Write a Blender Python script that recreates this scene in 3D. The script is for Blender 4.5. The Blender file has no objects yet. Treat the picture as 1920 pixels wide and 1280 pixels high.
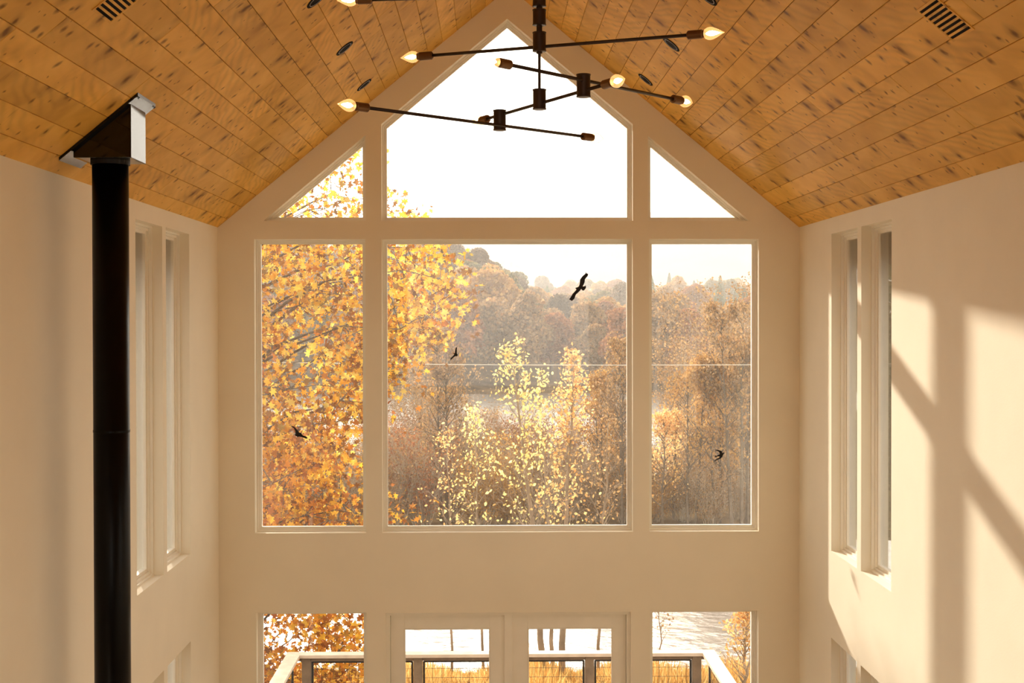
import bpy, math, random
import numpy as np
from mathutils import Vector, Matrix
from mathutils.geometry import tessellate_polygon
R = random.Random(7)
NR = np.random.default_rng(11)
SC = bpy.context.scene
COL = SC.collection

# ------------------------------------------------------------------ camera, light, exposure
CZ = 4.42
cam_d = bpy.data.cameras.new('camera')
cam = bpy.data.objects.new('camera', cam_d); COL.objects.link(cam)
cam_d.sensor_width = 36; cam_d.lens = 36 * 2500 / 1920
cam_d.shift_y = -16.83 / 1920
cam_d.clip_start = .05; cam_d.clip_end = 6000
cam.matrix_world = (Matrix.Translation((-.1576, 0, CZ)) @ Matrix.Rotation(-.0167, 4, 'Z')
                    @ Matrix.Rotation(math.pi / 2 - .011, 4, 'X') @ Matrix.Rotation(-.0015, 4, 'Z'))
SC.camera = cam
SC.view_settings.view_transform = 'Standard'; SC.view_settings.look = 'None'
SC.view_settings.gamma = 1; SC.view_settings.use_curve_mapping = False
SC.view_settings.exposure = 0.06
cy = SC.cycles
cy.max_bounces = 14; cy.diffuse_bounces = 7; cy.transparent_max_bounces = 24
cy.transmission_bounces = 6; cy.glossy_bounces = 4; cy.volume_bounces = 0
cy.sample_clamp_indirect = 6

SUN_DIR = Vector((1, -2.84, -1.10)).normalized()          # the way the light travels
sun_d = bpy.data.lights.new('sun', 'SUN'); sun_d.energy = 9.3; sun_d.angle = math.radians(1.3)
sun_d.color = (1, .87, .70)
sun = bpy.data.objects.new('sun', sun_d); COL.objects.link(sun)
sun.rotation_mode = 'QUATERNION'
sun.rotation_quaternion = SUN_DIR.to_track_quat('-Z', 'Y')
sun.location = (-8, 30, 20)

W = bpy.data.worlds.new('sky'); SC.world = W; W.use_nodes = True
nt = W.node_tree; nt.nodes.clear()
tc = nt.nodes.new('ShaderNodeTexCoord')
dot = nt.nodes.new('ShaderNodeVectorMath'); dot.operation = 'DOT_PRODUCT'
dot.inputs[1].default_value = -SUN_DIR
mx = nt.nodes.new('ShaderNodeMath'); mx.operation = 'MAXIMUM'; mx.inputs[1].default_value = 0
pw = nt.nodes.new('ShaderNodeMath'); pw.operation = 'POWER'; pw.inputs[1].default_value = 7
ml = nt.nodes.new('ShaderNodeMath'); ml.operation = 'MULTIPLY_ADD'
ml.inputs[1].default_value = 3.6; ml.inputs[2].default_value = 2.2      # hazy glow around the sun + overall sky
bg = nt.nodes.new('ShaderNodeBackground'); bg.inputs[0].default_value = (1, .92, .80, 1)
wo = nt.nodes.new('ShaderNodeOutputWorld')
nt.links.new(tc.outputs['Generated'], dot.inputs[0]); nt.links.new(dot.outputs['Value'], mx.inputs[0])
nt.links.new(mx.outputs[0], pw.inputs[0]); nt.links.new(pw.outputs[0], ml.inputs[0])
nt.links.new(ml.outputs[0], bg.inputs[1]); nt.links.new(bg.outputs[0], wo.inputs[0])


def portal(loc, rot, sx, sy):
    d = bpy.data.lights.new('daylight_portal', 'AREA'); d.shape = 'RECTANGLE'; d.size = sx; d.size_y = sy
    d.cycles.is_portal = True
    o = bpy.data.objects.new('daylight_portal', d); COL.objects.link(o)
    o.location = loc; o.rotation_euler = rot


H = math.pi / 2
portal((-.02, 10.72, 4.75), (-H, 0, 0), 4.1, 4.1)
portal((0, 10.72, 1.1), (-H, 0, 0), 4.1, 2.1)
portal((-2.5, 8.8, 3.9), (0, -H, 0), 2.4, 1.5)
portal((2.5, 8.8, 3.9), (0, H, 0), 2.4, 1.5)
portal((0, -3.82, 4.3), (H, 0, 0), 3.4, 2.3)
for _s in (-1, 1):
    portal((_s * 2.5, 4.81, 3.9), (0, _s * H, 0), 2.4, 1.5)

# ------------------------------------------------------------------ node helpers and materials
def mat(name):
    m = bpy.data.materials.new(name); m.use_nodes = True
    n = m.node_tree; b = n.nodes['Principled BSDF']
    return m, n, b


def N(n, t, **k):
    x = n.nodes.new('ShaderNode' + t)
    for a, v in k.items():
        setattr(x, a, v)
    return x


def ramp(n, stops, src=None, interp='LINEAR'):
    r = N(n, 'ValToRGB'); r.color_ramp.interpolation = interp
    e = r.color_ramp.elements
    while len(e) < len(stops):
        e.new(.5)
    for i, (p, c) in enumerate(stops):
        e[i].position = p; e[i].color = (c[0], c[1], c[2], 1) if not isinstance(c, (int, float)) else (c, c, c, 1)
    if src is not None:
        n.links.new(src, r.inputs[0])
    return r


def math_(n, op, a, b=None, c=None):
    m = N(n, 'Math', operation=op)
    for i, v in enumerate((a, b, c)):
        if v is None:
            continue
        if isinstance(v, (int, float)):
            m.inputs[i].default_value = v
        else:
            n.links.new(v, m.inputs[i])
    return m.outputs[0]


def simple(name, col, rough=.5, metal=0.0, spec=.5, var=0.0, scale=8, bump=0.0, bscale=60):
    m, n, b = mat(name)
    b.inputs['Base Color'].default_value = (*col, 1); b.inputs['Roughness'].default_value = rough
    b.inputs['Metallic'].default_value = metal; b.inputs['Specular IOR Level'].default_value = spec
    t = N(n, 'TexCoord')
    if var:
        no = N(n, 'TexNoise'); no.inputs['Scale'].default_value = scale; no.inputs['Detail'].default_value = 5
        n.links.new(t.outputs['Object'], no.inputs['Vector'])
        r = ramp(n, [(.3, [c * (1 - var) for c in col]), (.7, [min(1, c * (1 + var)) for c in col])], no.outputs['Fac'])
        n.links.new(r.outputs[0], b.inputs['Base Color'])
    if bump:
        no = N(n, 'TexNoise'); no.inputs['Scale'].default_value = bscale; no.inputs['Detail'].default_value = 4
        n.links.new(t.outputs['Object'], no.inputs['Vector'])
        bp = N(n, 'Bump'); bp.inputs['Strength'].default_value = bump; bp.inputs['Distance'].default_value = .01
        n.links.new(no.outputs['Fac'], bp.inputs['Height']); n.links.new(bp.outputs[0], b.inputs['Normal'])
    return m


M = {}
M['wall'] = simple('wall_paint', (.89, .83, .69), .8, spec=.25, var=.02, scale=2.5, bump=.05, bscale=140)
M['frame'] = simple('window_frame_paint', (.90, .86, .76), .45, var=.02)
M['floor'] = simple('oak_floor', (.44, .30, .17), .45, var=.2, scale=5)
M['black'] = simple('matte_black_metal', (.012, .011, .011), .55, spec=.4, var=.2, scale=20)
M['pipe'] = simple('black_stove_pipe', (.0025, .0018, .0015), .3, spec=.12, var=.2, scale=4)
M['bronze'] = simple('dark_bronze', (.055, .036, .026), .38, metal=.6, var=.1)
M['brass'] = simple('aged_brass_socket', (.17, .085, .035), .4, metal=.7, var=.15)
M['sticker'] = simple('black_vinyl', (.010, .007, .006), .6, spec=.3, var=.1)
M['dark'] = simple('black_trim_and_slot_shade', (.008, .006, .006), .8, spec=.1, var=.1)  # black of the downlights, also the painted shade behind vent slots
M['ring'] = simple('white_enamel_ring', (.42, .42, .45), .4, var=.03)
M['deckwood'] = simple('weathered_deck_wood', (.20, .135, .085), .75, var=.25, scale=9, bump=.3, bscale=40)
M['capwood'] = simple('pale_rail_cap', (.62, .50, .40), .6, var=.12, scale=9)
M['deckmetal'] = simple('dark_railing_metal', (.02, .018, .017), .5, metal=.5, var=.1)
M['slab'] = simple('roof_slab', (.09, .045, .02), .9, var=.1)
M['cable'] = simple('pale_cable', (.75, .70, .6), .6, var=.05)
M['bark'] = simple('grey_brown_bark', (.13, .10, .075), .9, var=.35, scale=4, bump=.6, bscale=12)
M['twig'] = simple('pale_twigs', (.34, .26, .18), .85, var=.3, scale=2)
M['darkbark'] = simple('dark_bark', (.12, .085, .055), .9, var=.3, scale=6, bump=.5, bscale=18)


def wood():
    m, n, b = mat('knotty_ceiling_plank')
    t = N(n, 'TexCoord'); oi = N(n, 'ObjectInfo')
    off = N(n, 'VectorMath', operation='MULTIPLY_ADD')
    comb = N(n, 'CombineXYZ')
    for i in range(3):
        n.links.new(oi.outputs['Random'], comb.inputs[i])
    mu = N(n, 'VectorMath', operation='MULTIPLY'); mu.inputs[1].default_value = (37, 91, 53)
    n.links.new(comb.outputs[0], mu.inputs[0])
    ad = N(n, 'VectorMath', operation='ADD'); n.links.new(t.outputs['Object'], ad.inputs[0]); n.links.new(mu.outputs[0], ad.inputs[1])
    P = ad.outputs[0]

    def mapped(sx, sy, sz=1):
        q = N(n, 'VectorMath', operation='MULTIPLY'); q.inputs[1].default_value = (sx, sy, sz); n.links.new(P, q.inputs[0]); return q.outputs[0]

    def noise(v, s, d=4, dist=0.0, rough=.5):
        x = N(n, 'TexNoise'); x.inputs['Scale'].default_value = s; x.inputs['Detail'].default_value = d
        x.inputs['Distortion'].default_value = dist; x.inputs['Roughness'].default_value = rough
        n.links.new(v, x.inputs['Vector']); return x
    cloud = noise(mapped(1, .8), 5, 3, .5)
    base = ramp(n, [(.25, (.64, .345, .064)), (.5, (.77, .435, .085)), (.75, (.86, .515, .118))], cloud.outputs['Fac'])
    # flowing figure of rotary cut veneer
    wv = N(n, 'TexWave', wave_type='RINGS', rings_direction='Z')
    wv.inputs['Scale'].default_value = 7; wv.inputs['Distortion'].default_value = 9; wv.inputs['Detail'].default_value = 2
    wv.inputs['Detail Scale'].default_value = .8
    n.links.new(mapped(1, .45), wv.inputs['Vector'])
    fig = ramp(n, [(0, .90), (.5, 1.0), (1, 1.05)], wv.outputs['Fac'])
    mask = ramp(n, [(.48, 0.0), (.62, 1.0)], noise(mapped(1, .6), 1.7, 1).outputs['Fac'])
    mixf = N(n, 'MixRGB', blend_type='MULTIPLY'); n.links.new(mask.outputs[0], mixf.inputs[0])
    n.links.new(base.outputs[0], mixf.inputs[1]); n.links.new(fig.outputs[0], mixf.inputs[2])
    # knots: sparse voronoi cells
    warp = noise(P, 16, 2)
    wq = N(n, 'VectorMath', operation='MULTIPLY_ADD'); wq.inputs[1].default_value = (.035, .03, 0)
    n.links.new(warp.outputs['Color'], wq.inputs[0]); n.links.new(P, wq.inputs[2])

    def knots(sx, sy, thr, r0, r1, dark, prev, seedofs):
        q = N(n, 'VectorMath', operation='MULTIPLY_ADD'); q.inputs[1].default_value = (sx, sy, 0); q.inputs[2].default_value = (seedofs, seedofs * 1.7, 0)
        n.links.new(wq.outputs[0], q.inputs[0])
        v = N(n, 'TexVoronoi', voronoi_dimensions='2D'); v.inputs['Scale'].default_value = 1; v.inputs['Randomness'].default_value = 1
        n.links.new(q.outputs[0], v.inputs['Vector'])
        sep = N(n, 'SeparateColor'); n.links.new(v.outputs['Color'], sep.inputs[0])
        on = math_(n, 'GREATER_THAN', sep.outputs[0], thr)
        size = math_(n, 'MULTIPLY_ADD', sep.outputs[1], .9, .35)
        d = math_(n, 'DIVIDE', v.outputs['Distance'], size)
        k = ramp(n, [(r0, 1.0), (r1, 0.0)], d)
        f = math_(n, 'MULTIPLY', k.outputs[0], on)
        f = math_(n, 'MULTIPLY', f, dark)
        mi = N(n, 'MixRGB'); n.links.new(f, mi.inputs[0]); n.links.new(prev, mi.inputs[1])
        mi.inputs[2].default_value = (.16, .062, .010, 1)
        return mi.outputs[0]
    # dark smears drawn out across the board
    sm = noise(mapped(3.2, 15), 1, 3, .6, .6)
    smr = ramp(n, [(.62, 0.0), (.74, .5)], sm.outputs['Fac'])
    gate = ramp(n, [(.50, 0.0), (.60, 1.0)], noise(mapped(3, 4), 1.3, 2).outputs['Fac'])
    ms = N(n, 'MixRGB'); n.links.new(math_(n, 'MULTIPLY', smr.outputs[0], gate.outputs[0]), ms.inputs[0]); n.links.new(mixf.outputs[0], ms.inputs[1])
    ms.inputs[2].default_value = (.20, .085, .022, 1)
    c = knots(4.0, 5.0, .55, .05, .40, .42, ms.outputs[0], 3)
    c = knots(4.0, 5.0, .55, .04, .15, .85, c, 3)
    c = knots(7.5, 9.0, .74, .05, .19, .80, c, 9)
    c = knots(17, 19, .88, .06, .22, .7, c, 31)
    # per plank tone
    hs = N(n, 'HueSaturation'); n.links.new(c, hs.inputs['Color'])
    n.links.new(math_(n, 'MULTIPLY_ADD', oi.outputs['Random'], .22, .88), hs.inputs['Value'])
    n.links.new(hs.outputs[0], b.inputs['Base Color'])
    b.inputs['Roughness'].default_value = .6; b.inputs['Specular IOR Level'].default_value = .12
    return m


M['plank'] = wood()


def glass(dust):
    m = bpy.data.materials.new('dusty_window_glass'); m.use_nodes = True
    n = m.node_tree; n.nodes.clear()
    o = N(n, 'OutputMaterial'); tr = N(n, 'BsdfTransparent'); tr.inputs[0].default_value = (.975, .975, .97, 1)
    gl = N(n, 'BsdfGlossy'); gl.inputs['Roughness'].default_value = .02
    fr = N(n, 'Fresnel'); fr.inputs[0].default_value = 1.45
    m1 = N(n, 'MixShader'); n.links.new(math_(n, 'MULTIPLY', fr.outputs[0], .7), m1.inputs[0])
    n.links.new(tr.outputs[0], m1.inputs[1]); n.links.new(gl.outputs[0], m1.inputs[2])
    tl = N(n, 'BsdfTranslucent'); tl.inputs[0].default_value = (.9, .86, .8, 1)
    t = N(n, 'TexCoord')
    sp = N(n, 'TexNoise'); sp.inputs['Scale'].default_value = 85; sp.inputs['Detail'].default_value = 3
    n.links.new(t.outputs['Object'], sp.inputs['Vector'])
    spr = ramp(n, [(.60, 0.0), (.74, 1.0)], sp.outputs['Fac'])
    q = N(n, 'VectorMath', operation='MULTIPLY'); q.inputs[1].default_value = (30, 1, 1.2); n.links.new(t.outputs['Object'], q.inputs[0])
    st = N(n, 'TexNoise'); st.inputs['Scale'].default_value = 1.6; st.inputs['Detail'].default_value = 5; n.links.new(q.outputs[0], st.inputs['Vector'])
    lg = N(n, 'TexNoise'); lg.inputs['Scale'].default_value = 1.7; n.links.new(t.outputs['Object'], lg.inputs['Vector'])
    a = math_(n, 'MULTIPLY_ADD', spr.outputs[0], dust * 3.0, dust * .35)
    st2 = math_(n, 'MULTIPLY', math_(n, 'MULTIPLY', st.outputs['Fac'], st.outputs['Fac']), dust * 2.2)
    a = math_(n, 'ADD', a, math_(n, 'MULTIPLY', st2, lg.outputs['Fac']))
    m2 = N(n, 'MixShader'); n.links.new(a, m2.inputs[0]); n.links.new(m1.outputs[0], m2.inputs[1]); n.links.new(tl.outputs[0], m2.inputs[2])
    n.links.new(m2.outputs[0], o.inputs[0])
    return m


M['glass'] = glass(.021)
M['clean_glass'] = glass(.006)


def leafmat(name, stops, trans=.55, rough=.55):
    m = bpy.data.materials.new(name); m.use_nodes = True
    n = m.node_tree; n.nodes.clear()
    o = N(n, 'OutputMaterial'); g = N(n, 'NewGeometry'); oi = N(n, 'ObjectInfo')
    r = math_(n, 'FRACT', math_(n, 'ADD', g.outputs['Random Per Island'], oi.outputs['Random']))
    cr = ramp(n, stops, r)
    t = N(n, 'TexCoord'); no = N(n, 'TexNoise'); no.inputs['Scale'].default_value = .55; no.inputs['Detail'].default_value = 3
    n.links.new(t.outputs['Object'], no.inputs['Vector'])
    hs = N(n, 'HueSaturation'); n.links.new(cr.outputs[0], hs.inputs['Color'])
    n.links.new(math_(n, 'MULTIPLY_ADD', no.outputs['Fac'], 1.1, .42), hs.inputs['Value'])
    d = N(n, 'BsdfDiffuse'); tl = N(n, 'BsdfTranslucent')
    n.links.new(hs.outputs[0], d.inputs[0]); n.links.new(hs.outputs[0], tl.inputs[0])
    mx_ = N(n, 'MixShader'); mx_.inputs[0].default_value = trans
    n.links.new(d.outputs[0], mx_.inputs[1]); n.links.new(tl.outputs[0], mx_.inputs[2])
    n.links.new(mx_.outputs[0], o.inputs[0])
    return m


GOLD = leafmat('golden_leaves', [(0, (.60, .22, .04)), (.12, (.22, .10, .035)), (.28, (.34, .16, .04)), (.36, (.74, .33, .04)), (.55, (.84, .47, .05)), (.72, (.90, .62, .09)), (.85, (.95, .74, .18)), (1, (.26, .15, .06))], .55)
COPPER = leafmat('copper_leaves', [(0, (.50, .17, .04)), (.2, (.20, .09, .035)), (.4, (.62, .24, .04)), (.6, (.74, .36, .05)), (.78, (.86, .52, .07)), (1, (.24, .12, .05))], .5)
LEMON = leafmat('lemon_leaves', [(0, (.82, .66, .22)), (.5, (.88, .78, .34)), (.8, (.70, .54, .22)), (1, (.74, .45, .18))], .6)
APRIC = leafmat('apricot_leaves', [(0, (.74, .38, .14)), (.4, (.84, .54, .22)), (.7, (.84, .66, .32)), (1, (.58, .32, .14))], .6)
DRY = leafmat('dry_brown_leaves', [(0, (.20, .12, .06)), (.4, (.32, .21, .11)), (.75, (.46, .29, .13)), (1, (.40, .20, .08))], .5)
RUST = leafmat('rust_leaves', [(0, (.22, .09, .045)), (.5, (.36, .15, .07)), (1, (.46, .22, .09))], .45)
AMBER = leafmat('amber_leaves', [(0, (.36, .18, .06)), (.5, (.50, .28, .09)), (1, (.56, .35, .12))], .45)
OLIVE = leafmat('olive_leaves', [(0, (.09, .09, .045)), (.5, (.16, .15, .07)), (1, (.27, .22, .10))], .45)
UMBER = leafmat('umber_leaves', [(0, (.08, .055, .04)), (.5, (.14, .095, .065)), (1, (.22, .145, .09))], .4)
PINE = leafmat('pine_needles', [(0, (.06, .11, .06)), (.5, (.10, .16, .09)), (1, (.16, .21, .11))], .3)
REED = leafmat('reed_blades', [(0, (.45, .22, .06)), (.5, (.62, .36, .11)), (1, (.75, .52, .2))], .5)


# ------------------------------------------------------------------ mesh helpers
class MB:
    def __init__(s):
        s.v = []; s.f = []

    def add(s, vs, fs):
        o = len(s.v); s.v += [tuple(p) for p in vs]; s.f += [tuple(i + o for i in q) for q in fs]

    def box(s, x0, x1, y0, y1, z0, z1):
        v = [(x, y, z) for z in (z0, z1) for y in (y0, y1) for x in (x0, x1)]
        s.add(v, [(0, 2, 3, 1), (4, 5, 7, 6), (0, 1, 5, 4), (2, 6, 7, 3), (0, 4, 6, 2), (1, 3, 7, 5)])

    def tube(s, pts, rad, n=8, caps=True):
        pts = [Vector(p) for p in pts]
        rad = rad if isinstance(rad, (list, tuple)) else [rad] * len(pts)
        o = len(s.v); u = None
        for i, p in enumerate(pts):
            d = (pts[min(i + 1, len(pts) - 1)] - pts[max(i - 1, 0)]).normalized()
            if u is None:
                u = d.orthogonal().normalized()
            u = (u - d * u.dot(d)).normalized(); w = d.cross(u)
            for k in range(n):
                a = 2 * math.pi * k / n
                s.v.append(tuple(p + (u * math.cos(a) + w * math.sin(a)) * rad[i]))
        for i in range(len(pts) - 1):
            for k in range(n):
                a = o + i * n + k; b = o + i * n + (k + 1) % n
                s.f.append((a, b, b + n, a + n))
        if caps:
            s.f.append(tuple(o + k for k in range(n))[::-1]); e = o + (len(pts) - 1) * n
            s.f.append(tuple(e + k for k in range(n)))

    def lathe(s, prof, c, axis, n=20):
        """profile of (radius, distance along axis) from point c"""
        c = Vector(c); d = Vector(axis).normalized(); u = d.orthogonal().normalized(); w = d.cross(u); o = len(s.v)
        for r_, t_ in prof:
            for k in range(n):
                a = 2 * math.pi * k / n
                s.v.append(tuple(c + d * t_ + (u * math.cos(a) + w * math.sin(a)) * r_))
        for i in range(len(prof) - 1):
            for k in range(n):
                a = o + i * n + k; b = o + i * n + (k + 1) % n
                s.f.append((a, b, b + n, a + n))
        s.f.append(tuple(o + k for k in range(n))[::-1]); e = o + (len(prof) - 1) * n
        s.f.append(tuple(e + k for k in range(n)))

    def build(s, name, m, parent=None, loc=None, smooth=False):
        me = bpy.data.meshes.new(name)
        v = s.v
        if loc is not None:
            v = [(a - loc[0], b - loc[1], c - loc[2]) for a, b, c in v]
        me.from_pydata(v, [], s.f); me.materials.append(m)
        if smooth:
            me.polygons.foreach_set('use_smooth', [True] * len(me.polygons))
        me.update()
        return link(name, me, parent, loc)


def link(name, me, parent=None, loc=None):
    o = bpy.data.objects.new(name, me); COL.objects.link(o)
    if loc is not None:
        o.location = loc
    if parent is not None:
        o.parent = parent
        if loc is not None:
            o.location = Vector(loc) - parent.location
        else:
            o.location = -parent.location
    return o


def tag(o, label=None, cat=None, group=None, kind=None):
    for k, v in (('label', label), ('category', cat), ('group', group), ('kind', kind)):
        if v:
            o[k] = v
    return o


def empty(name, loc, label=None, cat=None, group=None, kind=None):
    o = bpy.data.objects.new(name, None); COL.objects.link(o); o.location = loc; o.empty_display_size = .1
    return tag(o, label, cat, group, kind)


def soft(o, w=.002, seg=2):
    b = o.modifiers.new('bevel', 'BEVEL'); b.width = w; b.segments = seg; b.limit_method = 'ANGLE'; return o


def prism(mb, loops, fn, d0, d1):
    """flat shape with holes (first loop outer, 2D), mapped by fn(u, v, d), between depths d0 and d1"""
    L3 = [[Vector((p[0], p[1], 0)) for p in l] for l in loops]
    flat = [p for l in loops for p in l]; n = len(flat)
    tris = tessellate_polygon(L3)
    vs = [fn(u, v, d0) for u, v in flat] + [fn(u, v, d1) for u, v in flat]
    fs = [tuple(t) for t in tris] + [tuple(i + n for i in t[::-1]) for t in tris]
    o = 0
    for l in loops:
        for i in range(len(l)):
            a = o + i; b = o + (i + 1) % len(l)
            fs.append((a, b, b + n, a + n))
        o += len(l)
    mb.add(vs, fs)


def fix_normals(o):
    import bmesh
    bm = bmesh.new(); bm.from_mesh(o.data); bmesh.ops.recalc_face_normals(bm, faces=bm.faces); bm.to_mesh(o.data); bm.free()
    return o


def inset(loop, w):
    """inset a convex loop by w"""
    n = len(loop); area = sum(loop[i][0] * loop[(i + 1) % n][1] - loop[(i + 1) % n][0] * loop[i][1] for i in range(n))
    sgn = 1 if area > 0 else -1
    out = []
    for i in range(n):
        p0, p1, p2 = Vector(loop[i - 1]), Vector(loop[i]), Vector(loop[(i + 1) % n])
        a = (p1 - p0).normalized(); b = (p2 - p1).normalized()
        na = Vector((-a.y, a.x)) * sgn; nb = Vector((-b.y, b.x)) * sgn
        m = na + nb; m = m / m.dot(na)
        out.append(tuple(p1 + m * w))
    return out


# ------------------------------------------------------------------ room shell
HW, YD, T = 2.29, 10.5, .18
ZR, ZP = 7.01, 5.13
SL = (ZR - ZP) / HW
YB = -3.6


def rect(x0, x1, z0, z1):
    return [(x0, z0), (x1, z0), (x1, z1), (x0, z1)]


fy = lambda u, v, d: (u, d, v)
fx = lambda u, v, d: (d, u, v)

TRI_L = [(-1.929, 5.185), (-1.130, 5.185), (-1.130, 5.855)]
GABLE = [(-1.006, 5.183), (.971, 5.183), (.971, 5.944), (-.016, 6.769), (-1.006, 5.941)]
TRI_R = [(1.091, 5.183), (1.894, 5.183), (1.091, 5.852)]
LOW_L = rect(-2.005, -1.133, 2.729, 5.040)
LOW_C = rect(-1.006, .970, 2.729, 5.040)
LOW_R = rect(1.100, 1.968, 2.729, 5.040)
GF_L = rect(-1.998, -1.131, .30, 2.102)
GF_R = rect(1.106, 1.966, .30, 2.100)
DOOR = rect(-.982, .955, 0.0, 2.096)

mb = MB()
outer = [(-HW - T, -.2), (-.982, -.2), (-.982, 2.096), (.955, 2.096), (.955, -.2), (HW + T, -.2), (HW + T, ZP - SL * T + .04),
         (0, ZR + .04), (-HW - T, ZP - SL * T + .04)]
prism(mb, [outer, TRI_L, GABLE, TRI_R, LOW_L, LOW_C, LOW_R, GF_L, GF_R], fy, YD, YD + T)
tag(fix_normals(mb.build('wall_back', M['wall'])), kind='structure')

SIDE_L = [(8.071, 8.729), (8.825, 9.508)]
SIDE_R = [(8.085, 8.745), (8.842, 9.511)]
REAR_S = [(4.1, 4.76), (4.86, 5.52)]  # out-of-view side windows, added and placed to light the opposite walls
ZST, ZSB = 5.018, 2.745


def side_wall(name, sgn, spans):
    loops = [rect(YB - T, YD, -.2, ZP + .02)]
    for a, b in spans + REAR_S:
        loops.append(rect(a, b, ZSB, ZST)); loops.append(rect(a, b, .35, 2.122))
    m = MB(); prism(m, loops, fx, sgn * HW, sgn * (HW + T))
    return tag(fix_normals(m.build(name, M['wall'])), kind='structure')


side_wall('wall_left', -1, SIDE_L); side_wall('wall_right', 1, SIDE_R)
mb = MB()
prism(mb, [[(-HW, -.2), (HW, -.2), (HW, ZP), (0, ZR), (-HW, ZP)], rect(-1.7, 1.7, 3.15, 5.45)], fy, YB, YB - T)  # opening behind the camera is added and sized to let in fill light
tag(fix_normals(mb.build('wall_front', M['wall'])), kind='structure')
mb = MB(); mb.box(-HW - T, HW + T, YB - T, YD + T, -.3, 0)
tag(mb.build('floor', M['floor']), kind='structure')

mb = MB(); mb.box(-HW + .002, HW - .002, YB + .002, 1.7, 2.62, 2.86)
tag(mb.build('trim_3', M['floor']), 'edge and floor of the sleeping loft', kind='structure')
# ceiling: roof slab with every plank of it
mb = MB()
ANG = math.atan(SL); ca, sa = math.cos(ANG), math.sin(ANG)
TH = .018
for s in (-1, 1):
    e = HW + T + .25
    vs = []
    for y in (YB - T - .1, YD + T + .25):
        vs += [(0, y, ZR + TH / ca), (s * e, y, ZR - SL * e + TH / ca), (s * e, y, ZR - SL * e + .3), (0, y, ZR + .3)]
    mb.add(vs, [(0, 1, 2, 3), (4, 7, 6, 5), (0, 4, 5, 1), (1, 5, 6, 2), (2, 6, 7, 3), (3, 7, 4, 0)])
ceil = tag(fix_normals(mb.build('ceiling', M['slab'])), kind='structure')
LS = HW / ca
PW = .1455
PITCH = {-1: .105, 1: .112}


def plank(s, s0, s1, y0, y1):
    """s: slope side, s0..s1 distance from the ridge"""
    w = s1 - s0; l = y1 - y0; g = .0011; c = .0022
    x0, x1, a, b = -w / 2 + g, w / 2 - g, -l / 2 + .001, l / 2 - .001
    t = TH
    vs = [(x0, a, t), (x1, a, t), (x1, b, t), (x0, b, t), (x0, a, c), (x1, a, c), (x1, b, c), (x0, b, c),
          (x0 + c, a + .002, 0), (x1 - c, a + .002, 0), (x1 - c, b - .002, 0), (x0 + c, b - .002, 0)]
    fs = [(0, 1, 2, 3)] + [(i, i + 4, (i + 1) % 4 + 4, (i + 1) % 4) for i in range(4)] + \
         [(i + 4, i + 8, (i + 1) % 4 + 8, (i + 1) % 4 + 4) for i in range(4)] + [(8, 11, 10, 9)]
    me = bpy.data.meshes.new('plank'); me.from_pydata(vs, [], fs); me.materials.append(M['plank']); me.update()
    o = bpy.data.objects.new('plank', me); COL.objects.link(o); o.parent = ceil
    sm = (s0 + s1) / 2
    o.matrix_local = Matrix.Translation((s * sm * ca, (y0 + y1) / 2, ZR - sm * sa)) @ Matrix.Rotation(s * ANG, 4, 'Y')
    return o


for s in (-1, 1):
    edges = [LS, LS - PITCH[s]]
    while edges[-1] - PW > .02:
        edges.append(edges[-1] - PW)
    edges.append(0)
    for i in range(len(edges) - 1):
        y = YD - R.uniform(.5, 2.6); ys = [YD, y]
        while ys[-1] > 2.6:
            ys.append(ys[-1] - R.choice((1.25, 1.9, 2.43, 2.43)))
        ys.append(YB)
        for k in range(len(ys) - 1):
            if ys[k] - ys[k + 1] > .02:
                plank(s, edges[i + 1], edges[i], ys[k + 1], ys[k])


# ------------------------------------------------------------------ windows
WN = [0]


def window(loop, fn, d_in, sgn, lab, gl='glass', depth=.10, fw=(.012, .024, .034)):
    """window unit filling an opening; d_in interior face, sgn the way out"""
    WN[0] += 1
    pts = [fn(u, v, d_in + sgn * depth) for u, v in loop]
    base = (sum(p[0] for p in pts) / len(pts), sum(p[1] for p in pts) / len(pts), min(p[2] for p in pts))
    e = empty('window_%d' % WN[0], base, lab, None, None, 'structure')
    l1 = loop; l2 = inset(loop, fw[0]); l3 = inset(loop, fw[1]); l4 = inset(loop, fw[2])
    m = MB(); prism(m, [l1, l2[::-1]], fn, d_in + sgn * (depth - .02), d_in + sgn * (depth + .075))
    prism(m, [inset(loop, fw[0] - .001), l3[::-1]], fn, d_in + sgn * depth, d_in + sgn * (depth + .07))
    fix_normals(m.build('frame', M['frame'], e))
    m = MB(); prism(m, [inset(loop, fw[1] - .001), l4[::-1]], fn, d_in + sgn * (depth + .014), d_in + sgn * (depth + .05))
    fix_normals(m.build('sash', M['frame'], e))
    m = MB(); prism(m, [inset(loop, fw[2] - .002)], fn, d_in + sgn * (depth + .028), d_in + sgn * (depth + .033))
    fix_normals(m.build('pane', M[gl], e))
    return e


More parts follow.
